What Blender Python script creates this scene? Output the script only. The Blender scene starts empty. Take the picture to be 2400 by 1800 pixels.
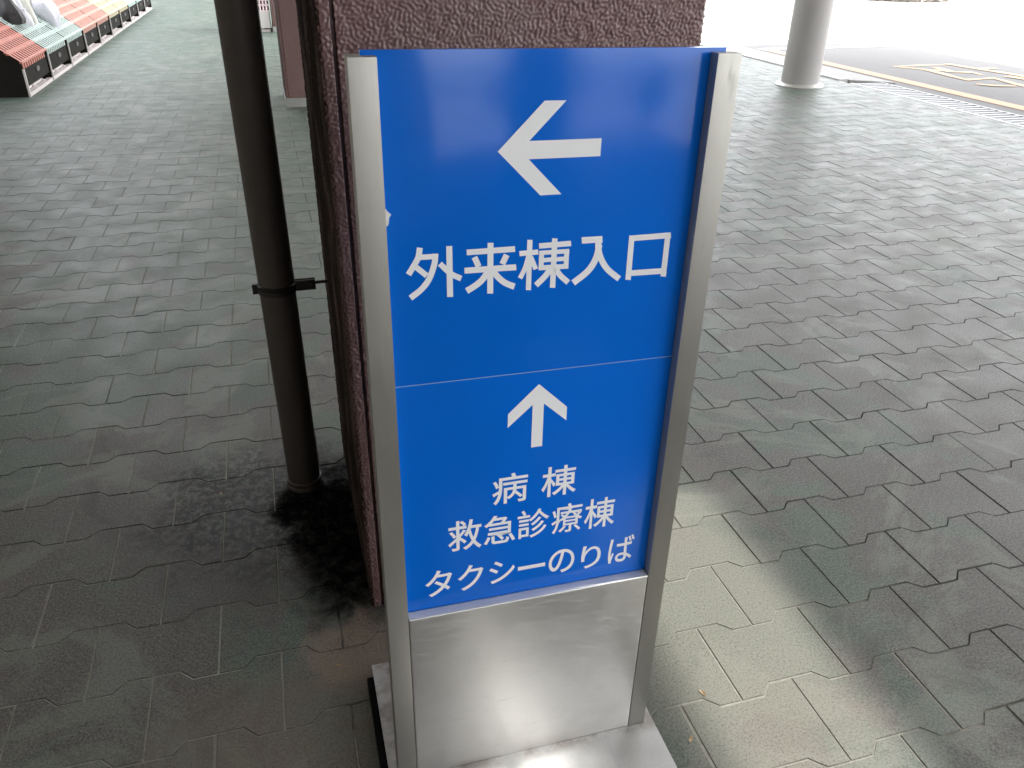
import bpy, bmesh, math, random
import numpy as np
from mathutils import Matrix, Vector, noise as mnoise
random.seed(7); np.random.seed(7)
SC = bpy.context.scene
COL = SC.collection

# ------------------------------------------------------------------ camera
CAM_POS = (-0.0776892, -0.9574182, 1.4261414)
CAM_ROT = ((0.9607266867, 0.1228318608, -0.2488303989),
           (-0.2770536976, 0.4752096120, -0.8351150060),
           (0.0156678671, 0.8712566549, 0.4905775772))
# small tilt of the sign and its base against the paving
TILT = ((0.9999482845, 0.0049920807, 0.0088604483),
        (-0.0050996012, 0.9999131326, 0.0121540637),
        (-0.0087990045, -0.0121986199, 0.9998868792))
cam = bpy.data.objects.new("camera", bpy.data.cameras.new("camera"))
COL.objects.link(cam)
cam.matrix_world = Matrix.Translation(CAM_POS) @ Matrix(CAM_ROT).to_4x4()
cam.data.sensor_fit = 'HORIZONTAL'; cam.data.sensor_width = 36.0
cam.data.lens = 36.0 * 1867.215 / 2400.0
cam.data.clip_start = 0.05; cam.data.clip_end = 800
SC.camera = cam

# ------------------------------------------------------------------ light
SUN_EL, SUN_FROM = 66.0, 0.0        # the sun stands over +x
SUN_STRENGTH, SKY_STRENGTH, EXPOSURE = 2.4, 0.15, 2.95
w = bpy.data.worlds.new("World"); SC.world = w; w.use_nodes = True
nt = w.node_tree; bg = nt.nodes['Background']
sky = nt.nodes.new('ShaderNodeTexSky'); sky.sky_type = 'NISHITA'; sky.sun_disc = False
sky.sun_elevation = math.radians(SUN_EL)
sky.sun_rotation = math.radians(90 - SUN_FROM)
sky.air_density = 1.0; sky.dust_density = 2.5; sky.ozone_density = 0.6
hsv = nt.nodes.new('ShaderNodeHueSaturation'); hsv.inputs['Saturation'].default_value = 0.16   # greyer sky for a neutral colour balance
nt.links.new(sky.outputs[0], hsv.inputs['Color']); nt.links.new(hsv.outputs[0], bg.inputs[0]); bg.inputs[1].default_value = SKY_STRENGTH
sl = bpy.data.lights.new("sun", 'SUN'); sl.energy = SUN_STRENGTH; sl.angle = math.radians(1.2)
sl.color = (1.0, 0.97, 0.90)
sun = bpy.data.objects.new("sun", sl); COL.objects.link(sun)
sd = Vector((math.cos(math.radians(SUN_EL)) * math.cos(math.radians(SUN_FROM)),
             math.cos(math.radians(SUN_EL)) * math.sin(math.radians(SUN_FROM)),
             math.sin(math.radians(SUN_EL))))
sun.rotation_euler = sd.to_track_quat('Z', 'Y').to_euler()
sun.location = (10, 0, 20)
vs = SC.view_settings
vs.view_transform = 'Standard'; vs.look = 'None'; vs.exposure = EXPOSURE; vs.gamma = 1.0
vs.use_curve_mapping = False
SC.cycles.max_bounces = 8; SC.cycles.diffuse_bounces = 5; SC.cycles.glossy_bounces = 4
SC.cycles.sample_clamp_indirect = 6.0
SC.cycles.use_denoising = True

# ------------------------------------------------------------------ helpers
def link(o): COL.objects.link(o); return o
def tag(o, label=None, cat=None, group=None, kind=None):
    if label: o['label'] = label
    if cat: o['category'] = cat
    if group: o['group'] = group
    if kind: o['kind'] = kind
    return o
def empty(name, loc=(0, 0, 0), rz=0.0):
    o = bpy.data.objects.new(name, None); o.empty_display_size = 0.1
    o.location = loc; o.rotation_euler = (0, 0, rz); return link(o)
def mesh_obj(name, verts, faces, mat, parent=None, smooth=False):
    me = bpy.data.meshes.new(name); me.from_pydata(verts, [], faces); me.update()
    me.materials.append(mat)
    if smooth: me.polygons.foreach_set('use_smooth', [True] * len(me.polygons))
    o = link(bpy.data.objects.new(name, me))
    if parent: o.parent = parent
    return o
def bm_obj(name, bm, mat, parent=None, smooth=False):
    bmesh.ops.recalc_face_normals(bm, faces=bm.faces)
    me = bpy.data.meshes.new(name); bm.to_mesh(me); bm.free()
    me.materials.append(mat)
    if smooth:
        me.polygons.foreach_set('use_smooth', [True] * len(me.polygons))
        me.set_sharp_from_angle(angle=math.radians(40))
    o = link(bpy.data.objects.new(name, me))
    if parent: o.parent = parent
    return o
def box(bm, x0, x1, y0, y1, z0, z1, bev=0.0, seg=2):
    v = [bm.verts.new(p) for p in ((x0,y0,z0),(x1,y0,z0),(x1,y1,z0),(x0,y1,z0),(x0,y0,z1),(x1,y0,z1),(x1,y1,z1),(x0,y1,z1))]
    fs = [bm.faces.new([v[i] for i in q]) for q in ((0,3,2,1),(4,5,6,7),(0,1,5,4),(1,2,6,5),(2,3,7,6),(3,0,4,7))]
    if bev:
        es = {e for f in fs for e in f.edges}
        bmesh.ops.bevel(bm, geom=list(es), offset=bev, segments=seg, affect='EDGES', profile=0.7)
def prism(bm, pts, z0, z1):
    a = [bm.verts.new((x, y, z0)) for x, y in pts]; b = [bm.verts.new((x, y, z1)) for x, y in pts]
    n = len(pts)
    bm.faces.new(a[::-1]); bm.faces.new(b)
    for i in range(n): bm.faces.new((a[i], a[(i+1) % n], b[(i+1) % n], b[i]))
def lathe(bm, prof, seg=48, cx=0.0, cy=0.0, cap=True, shear=(0, 0)):
    rings = []
    for r, z in prof:
        rings.append([bm.verts.new((cx + shear[0]*z + r*math.cos(2*math.pi*k/seg), cy + shear[1]*z + r*math.sin(2*math.pi*k/seg), z)) for k in range(seg)])
    for A, B in zip(rings, rings[1:]):
        for k in range(seg): bm.faces.new((A[k], A[(k+1) % seg], B[(k+1) % seg], B[k]))
    if cap: bm.faces.new(rings[0][::-1]); bm.faces.new(rings[-1])
def tube(bm, p0, p1, r0, r1=None, seg=12):
    r1 = r0 if r1 is None else r1
    p0, p1 = Vector(p0), Vector(p1); d = (p1 - p0).normalized()
    u = d.orthogonal().normalized(); v = d.cross(u)
    A = [bm.verts.new(p0 + r0*(math.cos(t)*u + math.sin(t)*v)) for t in (2*math.pi*k/seg for k in range(seg))]
    B = [bm.verts.new(p1 + r1*(math.cos(t)*u + math.sin(t)*v)) for t in (2*math.pi*k/seg for k in range(seg))]
    for k in range(seg): bm.faces.new((A[k], A[(k+1) % seg], B[(k+1) % seg], B[k]))
    bm.faces.new(A[::-1]); bm.faces.new(B)

# ------------------------------------------------------------------ materials
class NT:
    """thin wrapper to write node graphs tersely"""
    def __init__(s, name):
        s.m = bpy.data.materials.new(name); s.m.use_nodes = True
        s.t = s.m.node_tree; s.b = s.t.nodes['Principled BSDF']
    def n(s, typ, **kw):
        o = s.t.nodes.new(typ)
        for k, v in kw.items(): setattr(o, k, v)
        return o
    def set(s, sock, v):
        if isinstance(v, bpy.types.NodeSocket): s.t.links.new(v, sock)
        elif isinstance(v, (tuple, list)) and len(v) == 3 and sock.type == 'RGBA': sock.default_value = (*v, 1)
        else: sock.default_value = v
    def pos(s): return s.n('ShaderNodeNewGeometry').outputs['Position']
    def obj(s): return s.n('ShaderNodeTexCoord').outputs['Object']
    def island(s): return s.n('ShaderNodeNewGeometry').outputs['Random Per Island']
    def map(s, vec, scale=(1,1,1), loc=(0,0,0), rot=(0,0,0)):
        o = s.n('ShaderNodeMapping'); s.set(o.inputs[0], vec)
        o.inputs[1].default_value = loc; o.inputs[2].default_value = rot; o.inputs[3].default_value = scale
        return o.outputs[0]
    def noise(s, vec, scale, detail=4, rough=0.55, dist=0.0):
        o = s.n('ShaderNodeTexNoise'); s.set(o.inputs['Vector'], vec)
        o.inputs['Scale'].default_value = scale; o.inputs['Detail'].default_value = detail
        o.inputs['Roughness'].default_value = rough; o.inputs['Distortion'].default_value = dist
        return o.outputs['Fac']
    def voro(s, vec, scale, feat='F1'):
        o = s.n('ShaderNodeTexVoronoi', feature=feat); s.set(o.inputs['Vector'], vec); o.inputs['Scale'].default_value = scale
        return o.outputs['Distance']
    def ramp(s, fac, a, b, lo=0.0, hi=1.0):
        o = s.n('ShaderNodeMapRange'); s.set(o.inputs['Value'], fac); o.interpolation_type = 'SMOOTHSTEP'
        o.inputs['From Min'].default_value = a; o.inputs['From Max'].default_value = b
        o.inputs['To Min'].default_value = lo; o.inputs['To Max'].default_value = hi
        return o.outputs[0]
    def math(s, op, a, b=0.0):
        o = s.n('ShaderNodeMath', operation=op); s.set(o.inputs[0], a); s.set(o.inputs[1], b); return o.outputs[0]
    def mix(s, fac, a, b, mode='MIX'):
        o = s.n('ShaderNodeMix', data_type='RGBA', blend_type=mode)
        s.set(o.inputs[0], fac); s.set(o.inputs[6], a); s.set(o.inputs[7], b); return o.outputs[2]
    def sep(s, vec):
        o = s.n('ShaderNodeSeparateXYZ'); s.set(o.inputs[0], vec); return o.outputs
    def bump(s, h, strength=1.0, dist=0.001, prev=None):
        o = s.n('ShaderNodeBump'); s.set(o.inputs['Height'], h)
        o.inputs['Strength'].default_value = strength; o.inputs['Distance'].default_value = dist
        if prev is not None: s.set(o.inputs['Normal'], prev)
        return o.outputs[0]
    def blob(s, p, cx, cy, rx, ry, ns=6.0, na=0.5, soft=0.5):
        """irregular stain on the ground: 1 inside, 0 outside, ragged edge"""
        q = s.sep(p)
        dx = s.math('DIVIDE', s.math('SUBTRACT', q[0], cx), rx); dy = s.math('DIVIDE', s.math('SUBTRACT', q[1], cy), ry)
        d = s.math('SQRT', s.math('ADD', s.math('MULTIPLY', dx, dx), s.math('MULTIPLY', dy, dy)))
        d = s.math('ADD', d, s.math('MULTIPLY', s.math('SUBTRACT', s.noise(p, ns, 5, 0.6, 0.4), 0.5), na*2))
        return s.ramp(d, 1.0 - soft*0.5, 1.0 + soft*0.5, 1.0, 0.0)
    def out(s, color=None, rough=None, metal=None, normal=None, spec=None, coat=None):
        b = s.b
        if color is not None: s.set(b.inputs['Base Color'], color)
        if rough is not None: s.set(b.inputs['Roughness'], rough)
        if metal is not None: s.set(b.inputs['Metallic'], metal)
        if normal is not None: s.set(b.inputs['Normal'], normal)
        if spec is not None: s.set(b.inputs['Specular IOR Level'], spec)
        return s.m
def plain(name, col, rough=0.5, metal=0.0, var=0.12, scale=18.0, bump=0.0, bscale=200, spec=0.5):
    t = NT(name); p = t.obj()
    n = t.noise(p, scale, 5)
    c = t.mix(n, tuple(x*(1-var) for x in col), tuple(min(1, x*(1+var)) for x in col))
    r = t.ramp(t.noise(p, scale*1.7, 3), 0.3, 0.7, max(0, rough-0.06), min(1, rough+0.06))
    nn = t.bump(t.noise(p, bscale, 3), 1.0, bump) if bump else None
    return t.out(c, r, metal, nn, spec)

def paver_mat():
    t = NT("paving_block"); p = t.pos(); q = t.sep(p)
    isl = t.island()
    fine = t.math('ADD', t.math('MULTIPLY', t.noise(p, 175, 2, 0.7), 0.75), t.math('MULTIPLY', t.noise(p, 430, 2, 0.6), 0.25))
    g = t.mix(t.ramp(fine, 0.36, 0.64), (0.066, 0.086, 0.070), (0.150, 0.178, 0.152))
    b = t.mix(t.ramp(fine, 0.36, 0.64), (0.072, 0.069, 0.063), (0.168, 0.160, 0.148))
    big = t.noise(p, 0.9, 3, 0.5)
    lace = t.noise(p, 4.2, 7, 0.62, 0.7)
    st = t.math('ADD', t.math('MULTIPLY', big, 0.8), t.math('MULTIPLY', lace, 0.95))
    # the stretch towards the road carries more of the grey-brown film
    side = t.ramp(q[0], 0.7, 2.2, 0.0, 0.17)
    far = t.ramp(q[1], 1.5, 7.0, 0.0, -0.22)
    near = t.blob(p, -0.30, 0.75, 0.75, 0.95, 2.2, 0.45, 1.1)
    st = t.math('ADD', t.math('ADD', t.math('ADD', st, side), far), t.math('MULTIPLY', near, 0.15))
    c = t.mix(t.ramp(st, 0.86, 1.0), g, b)
    teal = t.math('MULTIPLY', t.ramp(q[1], 4.0, 13.0, 0.0, 0.6), t.ramp(q[0], 0.8, -0.2, 0.0, 1.0))
    c = t.mix(teal, c, (0.096, 0.148, 0.122))
    hs = t.n('ShaderNodeHueSaturation'); t.set(hs.inputs['Color'], c); t.set(hs.inputs['Value'], t.ramp(isl, 0.0, 1.0, 0.95, 1.05)); c = hs.outputs[0]
    # pale dried film in cloudy patches
    film = t.math('MULTIPLY', t.ramp(t.noise(p, 2.3, 8, 0.66, 1.2), 0.51, 0.59, 0.0, 0.72), t.ramp(fine, 0.3, 0.7, 0.6, 1.0))
    c = t.mix(film, c, (0.185, 0.200, 0.172))
    damp = t.ramp(t.noise(t.map(p, (1, 1, 1), (7.3, 2.1, 0)), 3.1, 8, 0.66, 0.9), 0.55, 0.66, 0.0, 0.45)
    c = t.mix(damp, c, (0.062, 0.056, 0.052))
    sun_pool = t.math('MULTIPLY', t.blob(p, 0.78, 0.35, 0.28, 0.75, 5.0, 0.7, 0.9), 0.55)  # pool of sunlight painted into the block colour beside the sign
    c = t.mix(sun_pool, c, (0.215, 0.202, 0.168))
    # grit: dark pores and pale grains
    pore = t.ramp(t.noise(p, 240, 2, 0.5), 0.32, 0.47, 0.55, 0.0)
    c = t.mix(pore, c, (0.040, 0.043, 0.040))
    grain = t.ramp(t.voro(p, 180), 0.06, 0.24, 0.60, 0.0)
    c = t.mix(grain, c, (0.28, 0.285, 0.26))
    # dirt washed out of the downpipe plus painted shade, and rust left beside the sign base
    wet = t.math('MULTIPLY', t.blob(p, -0.20, 0.98, 0.34, 0.29, 8.0, 0.75, 0.7), t.ramp(t.noise(p, 48, 6, 0.8), 0.44, 0.54, 0.10, 0.95))
    c = t.mix(wet, c, (0.016, 0.014, 0.015))
    gunk_shade = t.math('MAXIMUM', t.blob(p, -0.035, 0.76, 0.125, 0.33, 9.0, 0.50, 0.9), t.blob(p, -0.11, 0.94, 0.10, 0.10, 14.0, 0.5, 0.7))  # stain at the pipe and column foot, with the shade there painted in
    gunk_shade = t.math('MULTIPLY', gunk_shade, t.ramp(t.noise(p, 30, 6, 0.75), 0.36, 0.56, 0.72, 0.97))
    c = t.mix(gunk_shade, c, (0.003, 0.003, 0.0035))
    rust = t.math('MULTIPLY', t.blob(p, -0.04, 0.36, 0.13, 0.10, 11.0, 0.95, 0.6), t.ramp(fine, 0.3, 0.7, 0.35, 0.8))
    c = t.mix(rust, c, (0.25, 0.195, 0.150))
    rust2 = t.math('MULTIPLY', t.blob(p, -0.19, 0.20, 0.26, 0.15, 8.0, 0.9, 0.9), 0.42)
    c = t.mix(rust2, c, (0.19, 0.165, 0.125))
    h = t.math('ADD', fine, t.math('MULTIPLY', t.noise(p, 150, 3), 0.8))
    r = t.math('ADD', t.ramp(t.noise(p, 6, 5), 0.3, 0.7, 0.44, 0.56), t.math('MULTIPLY', gunk_shade, 0.3))
    return t.out(c, r, 0.0, t.bump(h, 0.55, 0.0006), t.math('SUBTRACT', t.ramp(q[0], -0.5, 2.5, 0.22, 0.38), t.math('MULTIPLY', gunk_shade, 0.34)))

def joint_mat():
    t = NT("joint_sand"); p = t.pos(); q = t.sep(p)
    n = t.noise(p, 90, 4)
    pale = t.mix(n, (0.24, 0.235, 0.205), (0.56, 0.55, 0.49))
    dark = t.mix(n, (0.035, 0.035, 0.032), (0.075, 0.072, 0.066))
    k = t.math('ADD', t.ramp(q[0], -0.35, 0.25, 1.0, 0.0), t.math('MULTIPLY', t.math('SUBTRACT', t.noise(p, 9.0, 5), 0.5), 1.5))
    sandy = t.blob(p, 0.85, -0.05, 0.45, 0.6, 4, 0.5, 0.8)
    k = t.math('MAXIMUM', t.ramp(k, 0.3, 0.75), t.math('MULTIPLY', sandy, 0.7))
    g = t.math('MAXIMUM', t.blob(p, -0.035, 0.76, 0.125, 0.33, 9.0, 0.50, 0.9), t.blob(p, -0.11, 0.94, 0.10, 0.10, 14.0, 0.5, 0.7))  # same stain and painted shade as on the blocks
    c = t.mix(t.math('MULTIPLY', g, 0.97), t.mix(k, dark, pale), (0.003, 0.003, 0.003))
    return t.out(c, 0.9, 0.0, t.bump(n, 0.8, 0.002), 0.2)

def asphalt_mat():
    t = NT("asphalt"); p = t.pos()
    c = t.mix(t.noise(p, 160, 3, 0.7), (0.120, 0.117, 0.118), (0.215, 0.210, 0.210))
    c = t.mix(t.ramp(t.noise(p, 0.7, 5), 0.4, 0.7, 0.0, 0.4), c, (0.18, 0.178, 0.176))
    g = t.ramp(t.voro(p, 130), 0.08, 0.25, 0.35, 0.0); c = t.mix(g, c, (0.30, 0.295, 0.29))
    return t.out(c, 0.8, 0.0, t.bump(t.noise(p, 180, 3, 0.7), 0.8, 0.003), 0.4)

def paint_mat(name, col, wear=0.5):
    t = NT(name); p = t.pos()
    n = t.noise(p, 38, 6, 0.68)
    c = t.mix(t.noise(p, 9, 4), tuple(x*0.86 for x in col), col)
    c = t.mix(t.ramp(n, 0.60, 0.72, 0.0, wear), c, (0.12, 0.115, 0.11))
    return t.out(c, 0.65, 0.0, t.bump(t.noise(p, 160, 3), 0.5, 0.002), 0.4)

def plaster_mat(name="brown_plaster", fine_bump=False):
    t = NT(name); p = t.pos(); q = t.sep(p)
    n = t.noise(p, 70, 4, 0.6)
    c = t.mix(n, (0.122, 0.064, 0.059), (0.192, 0.106, 0.096))
    c = t.mix(t.ramp(t.noise(p, 3.0, 5), 0.45, 0.75, 0.0, 0.35), c, (0.19, 0.135, 0.128))
    # algae on the side that faces the walkway, its shade painted in too
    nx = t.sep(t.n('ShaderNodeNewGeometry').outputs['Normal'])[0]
    algae_shade = t.math('MULTIPLY', t.ramp(nx, -0.5, -0.85, 0.0, 1.0), t.ramp(t.noise(p, 5.0, 5, 0.6), 0.25, 0.6, 0.45, 0.9))
    c = t.mix(algae_shade, c, (0.012, 0.013, 0.011))
    nn = t.bump(t.noise(p, 85, 4, 0.6), 1.0, 0.004) if fine_bump else t.bump(t.noise(p, 330, 3), 0.5, 0.0008)
    return t.out(c, t.math('ADD', 0.40, t.math('MULTIPLY', algae_shade, 0.5)), 0.0, nn, t.math('SUBTRACT', 0.6, t.math('MULTIPLY', algae_shade, 0.6)))

def steel_mat(name, vertical=True, col=(0.56, 0.555, 0.53), rough=0.30, smudge=0.5):
    t = NT(name); p = t.obj()
    sc = (900, 900, 6) if vertical else (6, 900, 900)
    br = t.noise(t.map(p, sc), 1.0, 3, 0.6)
    cl = t.noise(p, 9, 5, 0.6)
    c = t.mix(br, tuple(x*0.90 for x in col), tuple(x*1.05 for x in col))
    c = t.mix(t.ramp(cl, 0.45, 0.75, 0.0, 0.30*smudge), c, (0.42, 0.405, 0.37))
    r = t.math('ADD', t.ramp(cl, 0.3, 0.7, rough-0.05*smudge, rough+0.09*smudge), t.math('MULTIPLY', t.math('SUBTRACT', br, 0.5), 0.12))
    sm = t.noise(t.map(p, (22, 160, 160) if not vertical else (60, 60, 14)), 1.0, 5, 0.7)
    r = t.math('ADD', r, t.math('MULTIPLY', t.ramp(sm, 0.52, 0.70), 0.20*smudge))
    c = t.mix(t.math('MULTIPLY', t.ramp(sm, 0.56, 0.72), 0.22*smudge), c, (0.36, 0.345, 0.31))
    t.b.inputs['Anisotropic'].default_value = 0.55
    tg = t.n('ShaderNodeTangent', direction_type='RADIAL', axis='Z' if vertical else 'X')
    t.set(t.b.inputs['Tangent'], tg.outputs[0])
    return t.out(c, r, 1.0, t.bump(br, 0.25, 0.0003))

def blue_mat():
    t = NT("blue_panel_paint"); p = t.obj()
    n = t.noise(p, 5, 4)
    c = t.mix(n, (0.0002, 0.120, 0.58), (0.0004, 0.134, 0.65))
    c = t.mix(t.ramp(t.noise(p, 60, 5, 0.7), 0.66, 0.78, 0.0, 0.10), c, (0.10, 0.18, 0.42))
    r = t.ramp(t.noise(p, 4.0, 4), 0.3, 0.7, 0.09, 0.20)
    return t.out(c, r, 0.0, t.bump(t.noise(p, 3.4, 3), 0.22, 0.01), 0.40)

def plate_mat():
    t = NT("base_plate_steel"); p = t.obj()
    br = t.noise(p, 140, 4, 0.6); cl = t.noise(p, 11, 6, 0.65)
    c = t.mix(br, (0.50, 0.50, 0.51), (0.60, 0.60, 0.60))
    spot = t.ramp(t.noise(p, 48, 5, 0.7), 0.68, 0.78, 0.0, 0.3)
    c = t.mix(spot, c, (0.26, 0.22, 0.17))
    edge = t.ramp(t.sep(p)[1], -0.030, -0.002, 0.0, 0.55)
    c = t.mix(t.math('MULTIPLY', edge, t.ramp(cl, 0.42, 0.6)), c, (0.16, 0.12, 0.085))
    return t.out(c, t.ramp(cl, 0.3, 0.7, 0.34, 0.52), 1.0, t.bump(br, 0.4, 0.0004))

M_PAVER = paver_mat(); M_JOINT = joint_mat(); M_ASPHALT = asphalt_mat()
M_ORANGE = paint_mat("orange_road_paint", (0.62, 0.33, 0.19), 0.40)
M_YELLOW = paint_mat("yellow_road_paint", (0.66, 0.41, 0.21), 0.40)
M_WHITE_LINE = paint_mat("white_road_paint", (0.72, 0.71, 0.68), 0.4)
M_CONC = plain("pale_concrete", (0.36, 0.355, 0.345), 0.85, 0, 0.18, 14, 0.002, 120)
M_KERB = plain("kerb_concrete", (0.48, 0.475, 0.46), 0.8, 0, 0.15, 14, 0.002, 120)
M_BAND = plain("grey_cement_base", (0.30, 0.30, 0.285), 0.85, 0, 0.2, 10, 0.002, 150)
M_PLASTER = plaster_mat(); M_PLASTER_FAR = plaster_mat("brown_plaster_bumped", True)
M_GROOVE = plain("groove_sealant", (0.012, 0.011, 0.011), 0.7)
M_POST = steel_mat("brushed_steel_post", True, (0.46, 0.452, 0.418), 0.52)
M_KICK = steel_mat("brushed_steel_kick_plate", False, (0.66, 0.65, 0.625), 0.36, 0.75)
M_PLATE = plate_mat()
M_BLUE = blue_mat()
M_LETTER = plain("white_vinyl", (0.82, 0.83, 0.84), 0.35, 0, 0.03, 20)
M_SEAM = plain("pale_seam_line", (0.22, 0.36, 0.60), 0.5)
M_CHIP = plain("bare_chipped_paint", (0.62, 0.62, 0.60), 0.6, 0, 0.2, 60)
M_BLOCK = plain("matte_black_block", (0.004, 0.004, 0.004), 0.9, spec=0.1)  # near-black, for the block under the base plate
M_PIPE = plain("dark_brown_pipe_paint", (0.076, 0.064, 0.056), 0.50, 0, 0.15, 25, 0.0003, 90)
M_CLAMP = plain("dark_clamp_steel", (0.022, 0.018, 0.016), 0.42, 0.2, 0.2, 40)
M_PILLAR = plain("grey_pillar_paint", (0.34, 0.325, 0.315), 0.38, 0, 0.06, 4)
M_FLANGE = plain("pale_flange_metal", (0.62, 0.61, 0.58), 0.35, 0.6, 0.1, 10)
M_GRATE = plain("galvanised_grating", (0.46, 0.46, 0.47), 0.55, 0.3, 0.15, 30)
M_DRAIN = plain("drain_shadow_concrete", (0.10, 0.10, 0.10), 0.9)
M_ROOF = plain("canopy_soffit_paint", (0.70, 0.69, 0.66), 0.6, 0, 0.05, 2)
M_WALL = plain("added_wall_render", (0.25, 0.22, 0.195), 0.8, 0, 0.15, 3, 0.003, 90)
M_RACK_BLACK = plain("black_rack_panel", (0.014, 0.012, 0.010), 0.75, 0, 0.2, 12, spec=0.15)
M_RACK_WHITE = plain("white_rack_metal", (0.66, 0.62, 0.60), 0.45, 0, 0.06, 20)
M_FOOT = plain("white_rack_foot", (0.60, 0.54, 0.53), 0.6, 0, 0.12, 30)
M_OVAL = plain("grey_handhold", (0.085, 0.08, 0.075), 0.6)
M_HILITE = plain("ledge_highlight_metal", (0.78, 0.77, 0.74), 0.5, 0.35, 0.05, 30)  # pale metal standing in for the highlight on the ledge
SLAT = {'red': (0.52, 0.20, 0.155), 'mint': (0.46, 0.54, 0.51), 'salmon': (0.64, 0.34, 0.28),
        'yellow': (0.70, 0.60, 0.42), 'pale mint': (0.56, 0.70, 0.66), 'pink': (0.78, 0.62, 0.62)}
SLAT_M = {k: plain(k.replace(' ', '_') + "_slats", v, 0.45, 0, 0.12, 9) for k, v in SLAT.items()}
M_BAG = plain("white_plastic_film", (0.68, 0.66, 0.72), 0.3, 0, 0.10, 14, 0.006, 40)
M_WRAP = plain("white_wrapped_bundle", (0.66, 0.64, 0.58), 0.4, 0, 0.15, 20, 0.004, 50)
M_DARKBAG = plain("black_bag_fabric", (0.02, 0.018, 0.02), 0.5, 0, 0.3, 15, 0.006, 40)
def leaf_mat():
    t = NT("yellow_green_leaves"); i = t.island()
    c = t.mix(i, (0.07, 0.10, 0.025), (0.24, 0.23, 0.07)); return t.out(c, 0.6)
M_LEAF = leaf_mat(); M_STEM = plain("brown_stem", (0.08, 0.055, 0.035), 0.8); M_ROCK = plain("bed_stone", (0.26, 0.23, 0.19), 0.85, 0, 0.3, 6, 0.01, 20)
M_SOIL = plain("bed_soil", (0.16, 0.13, 0.09), 0.9, 0, 0.3, 8, 0.01, 40)

# ------------------------------------------------------------------ ground, road, paving
KX = 6.38                                                    # near edge of kerb and grating
tag(mesh_obj("ground", [(-300,-300,-0.05),(300,-300,-0.05),(300,400,-0.05),(-300,400,-0.05)], [(0,1,2,3)], M_ASPHALT), kind='structure')
tag(mesh_obj("paving_bed", [(-4.5,-9.0,-0.0027),(KX,-9.0,-0.0027),(KX,34,-0.0027),(-4.5,34,-0.0027)], [(0,1,2,3)], M_JOINT), kind='structure')
tag(mesh_obj("road", [(KX+0.45,-40,-0.012),(120,-40,-0.012),(120,120,-0.012),(KX+0.45,120,-0.012)], [(0,1,2,3)], M_ASPHALT), kind='structure')

def build_pavers():
    P2, Q, A, X0, Y0 = 0.1353, 0.186, 0.0277, 1.0124, 0.0119
    gap, bev, rmp = 0.0018, 0.0013, 0.0140
    Rm = np.array(CAM_ROT); cp = np.array(CAM_POS); f = 1867.215
    def seen(x, y):
        q = Rm.T @ (np.array((x, y, 0.0)) - cp)
        if q[2] > -0.2: return False
        u = f*q[0]/-q[2]; v = -f*q[1]/-q[2]
        return abs(u) < 1200 + 330 and abs(v) < 900 + 300
    V, F = [], []
    rnd = random.Random(3)
    j0, j1 = int((-2.0 - Y0)/Q), int((24.0 - Y0)/Q)
    for j in range(j0, j1):
        yb, yt = Y0 + j*Q, Y0 + (j+1)*Q
        n0, n1 = int((-4.4 - X0)/P2), int((KX - X0)/P2) + 1
        for n in range(n0, n1):
            if (n - j) % 2: continue
            xL, xR = X0 + n*P2, X0 + (n+2)*P2
            xc, yc = (xL+xR)/2, (yb+yt)/2
            if xR > KX + 0.25 or not seen(xc, yc): continue
            h = P2/2
            def loop(i):
                g = i
                xa, xb = xL + g, xR - g
                up = lambda x: x
                # bottom line: low, ramp up, high, ramp down, low  (moved up by g)
                k = g*0.414
                bot = [(xa, yb+g), (xL+h-rmp-k, yb+g), (xL+h+rmp-k, yb+A+g), (xR-h-rmp+k, yb+A+g), (xR-h+rmp+k, yb+g), (xb, yb+g)]
                top = [(xb, yt+A-g), (xR-h+rmp-k, yt+A-g), (xR-h-rmp-k, yt-g), (xL+h+rmp+k, yt-g), (xL+h-rmp+k, yt+A-g), (xa, yt+A-g)]
                pts = bot + top
                return [(min(x, KX - 0.004), y) for x, y in pts]
            if xL > KX - 0.03: continue
            dz = rnd.gauss(0, 0.0003); tx, ty = rnd.gauss(0, 0.0012), rnd.gauss(0, 0.0012)
            jx, jy = rnd.gauss(0, 0.0007), rnd.gauss(0, 0.0007)
            zf = lambda x, y: dz + tx*(x-xc) + ty*(y-yc)
            b = len(V)
            lo = loop(gap); hi = loop(gap + bev)
            V += [(x+jx, y+jy, -0.012) for x, y in lo]
            V += [(x+jx, y+jy, -0.0022 + zf(x, y)) for x, y in lo]
            V += [(x+jx, y+jy, zf(x, y)) for x, y in hi]
            for r in (0, 12):
                for i in range(12):
                    k2 = (i+1) % 12
                    F.append((b+r+i, b+r+k2, b+r+12+k2, b+r+12+i))
            F.append(tuple(b+24+i for i in range(12)))
    return V, F
pv, pf = build_pavers()
tag(mesh_obj("paving", pv, pf, M_PAVER), kind='structure')

# grating along the kerb-less stretch, gutter and kerb beyond it
bm = bmesh.new(); box(bm, KX+0.004, KX+0.446, -12, 7.30, -0.045, -0.030)
tag(bm_obj("drain_channel", bm, M_DRAIN), kind='structure')
gr = empty("drain_grating", (KX, 2.0, 0))
tag(gr, "galvanised drain grating laid between the paving and the road", "grating")
bm = bmesh.new()
box(bm, 0.006, 0.052, -8.0, 5.30, -0.026, 0.002); box(bm, 0.418, 0.444, -8.0, 5.30, -0.026, 0.001)
bm_obj("frame", bm, M_GRATE, gr)
bm = bmesh.new(); y = -8.0
while y < 5.26:
    box(bm, 0.052, 0.418, y, y+0.030, -0.022, 0.0); y += 0.098
bm_obj("bars", bm, M_GRATE, gr)

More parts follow.
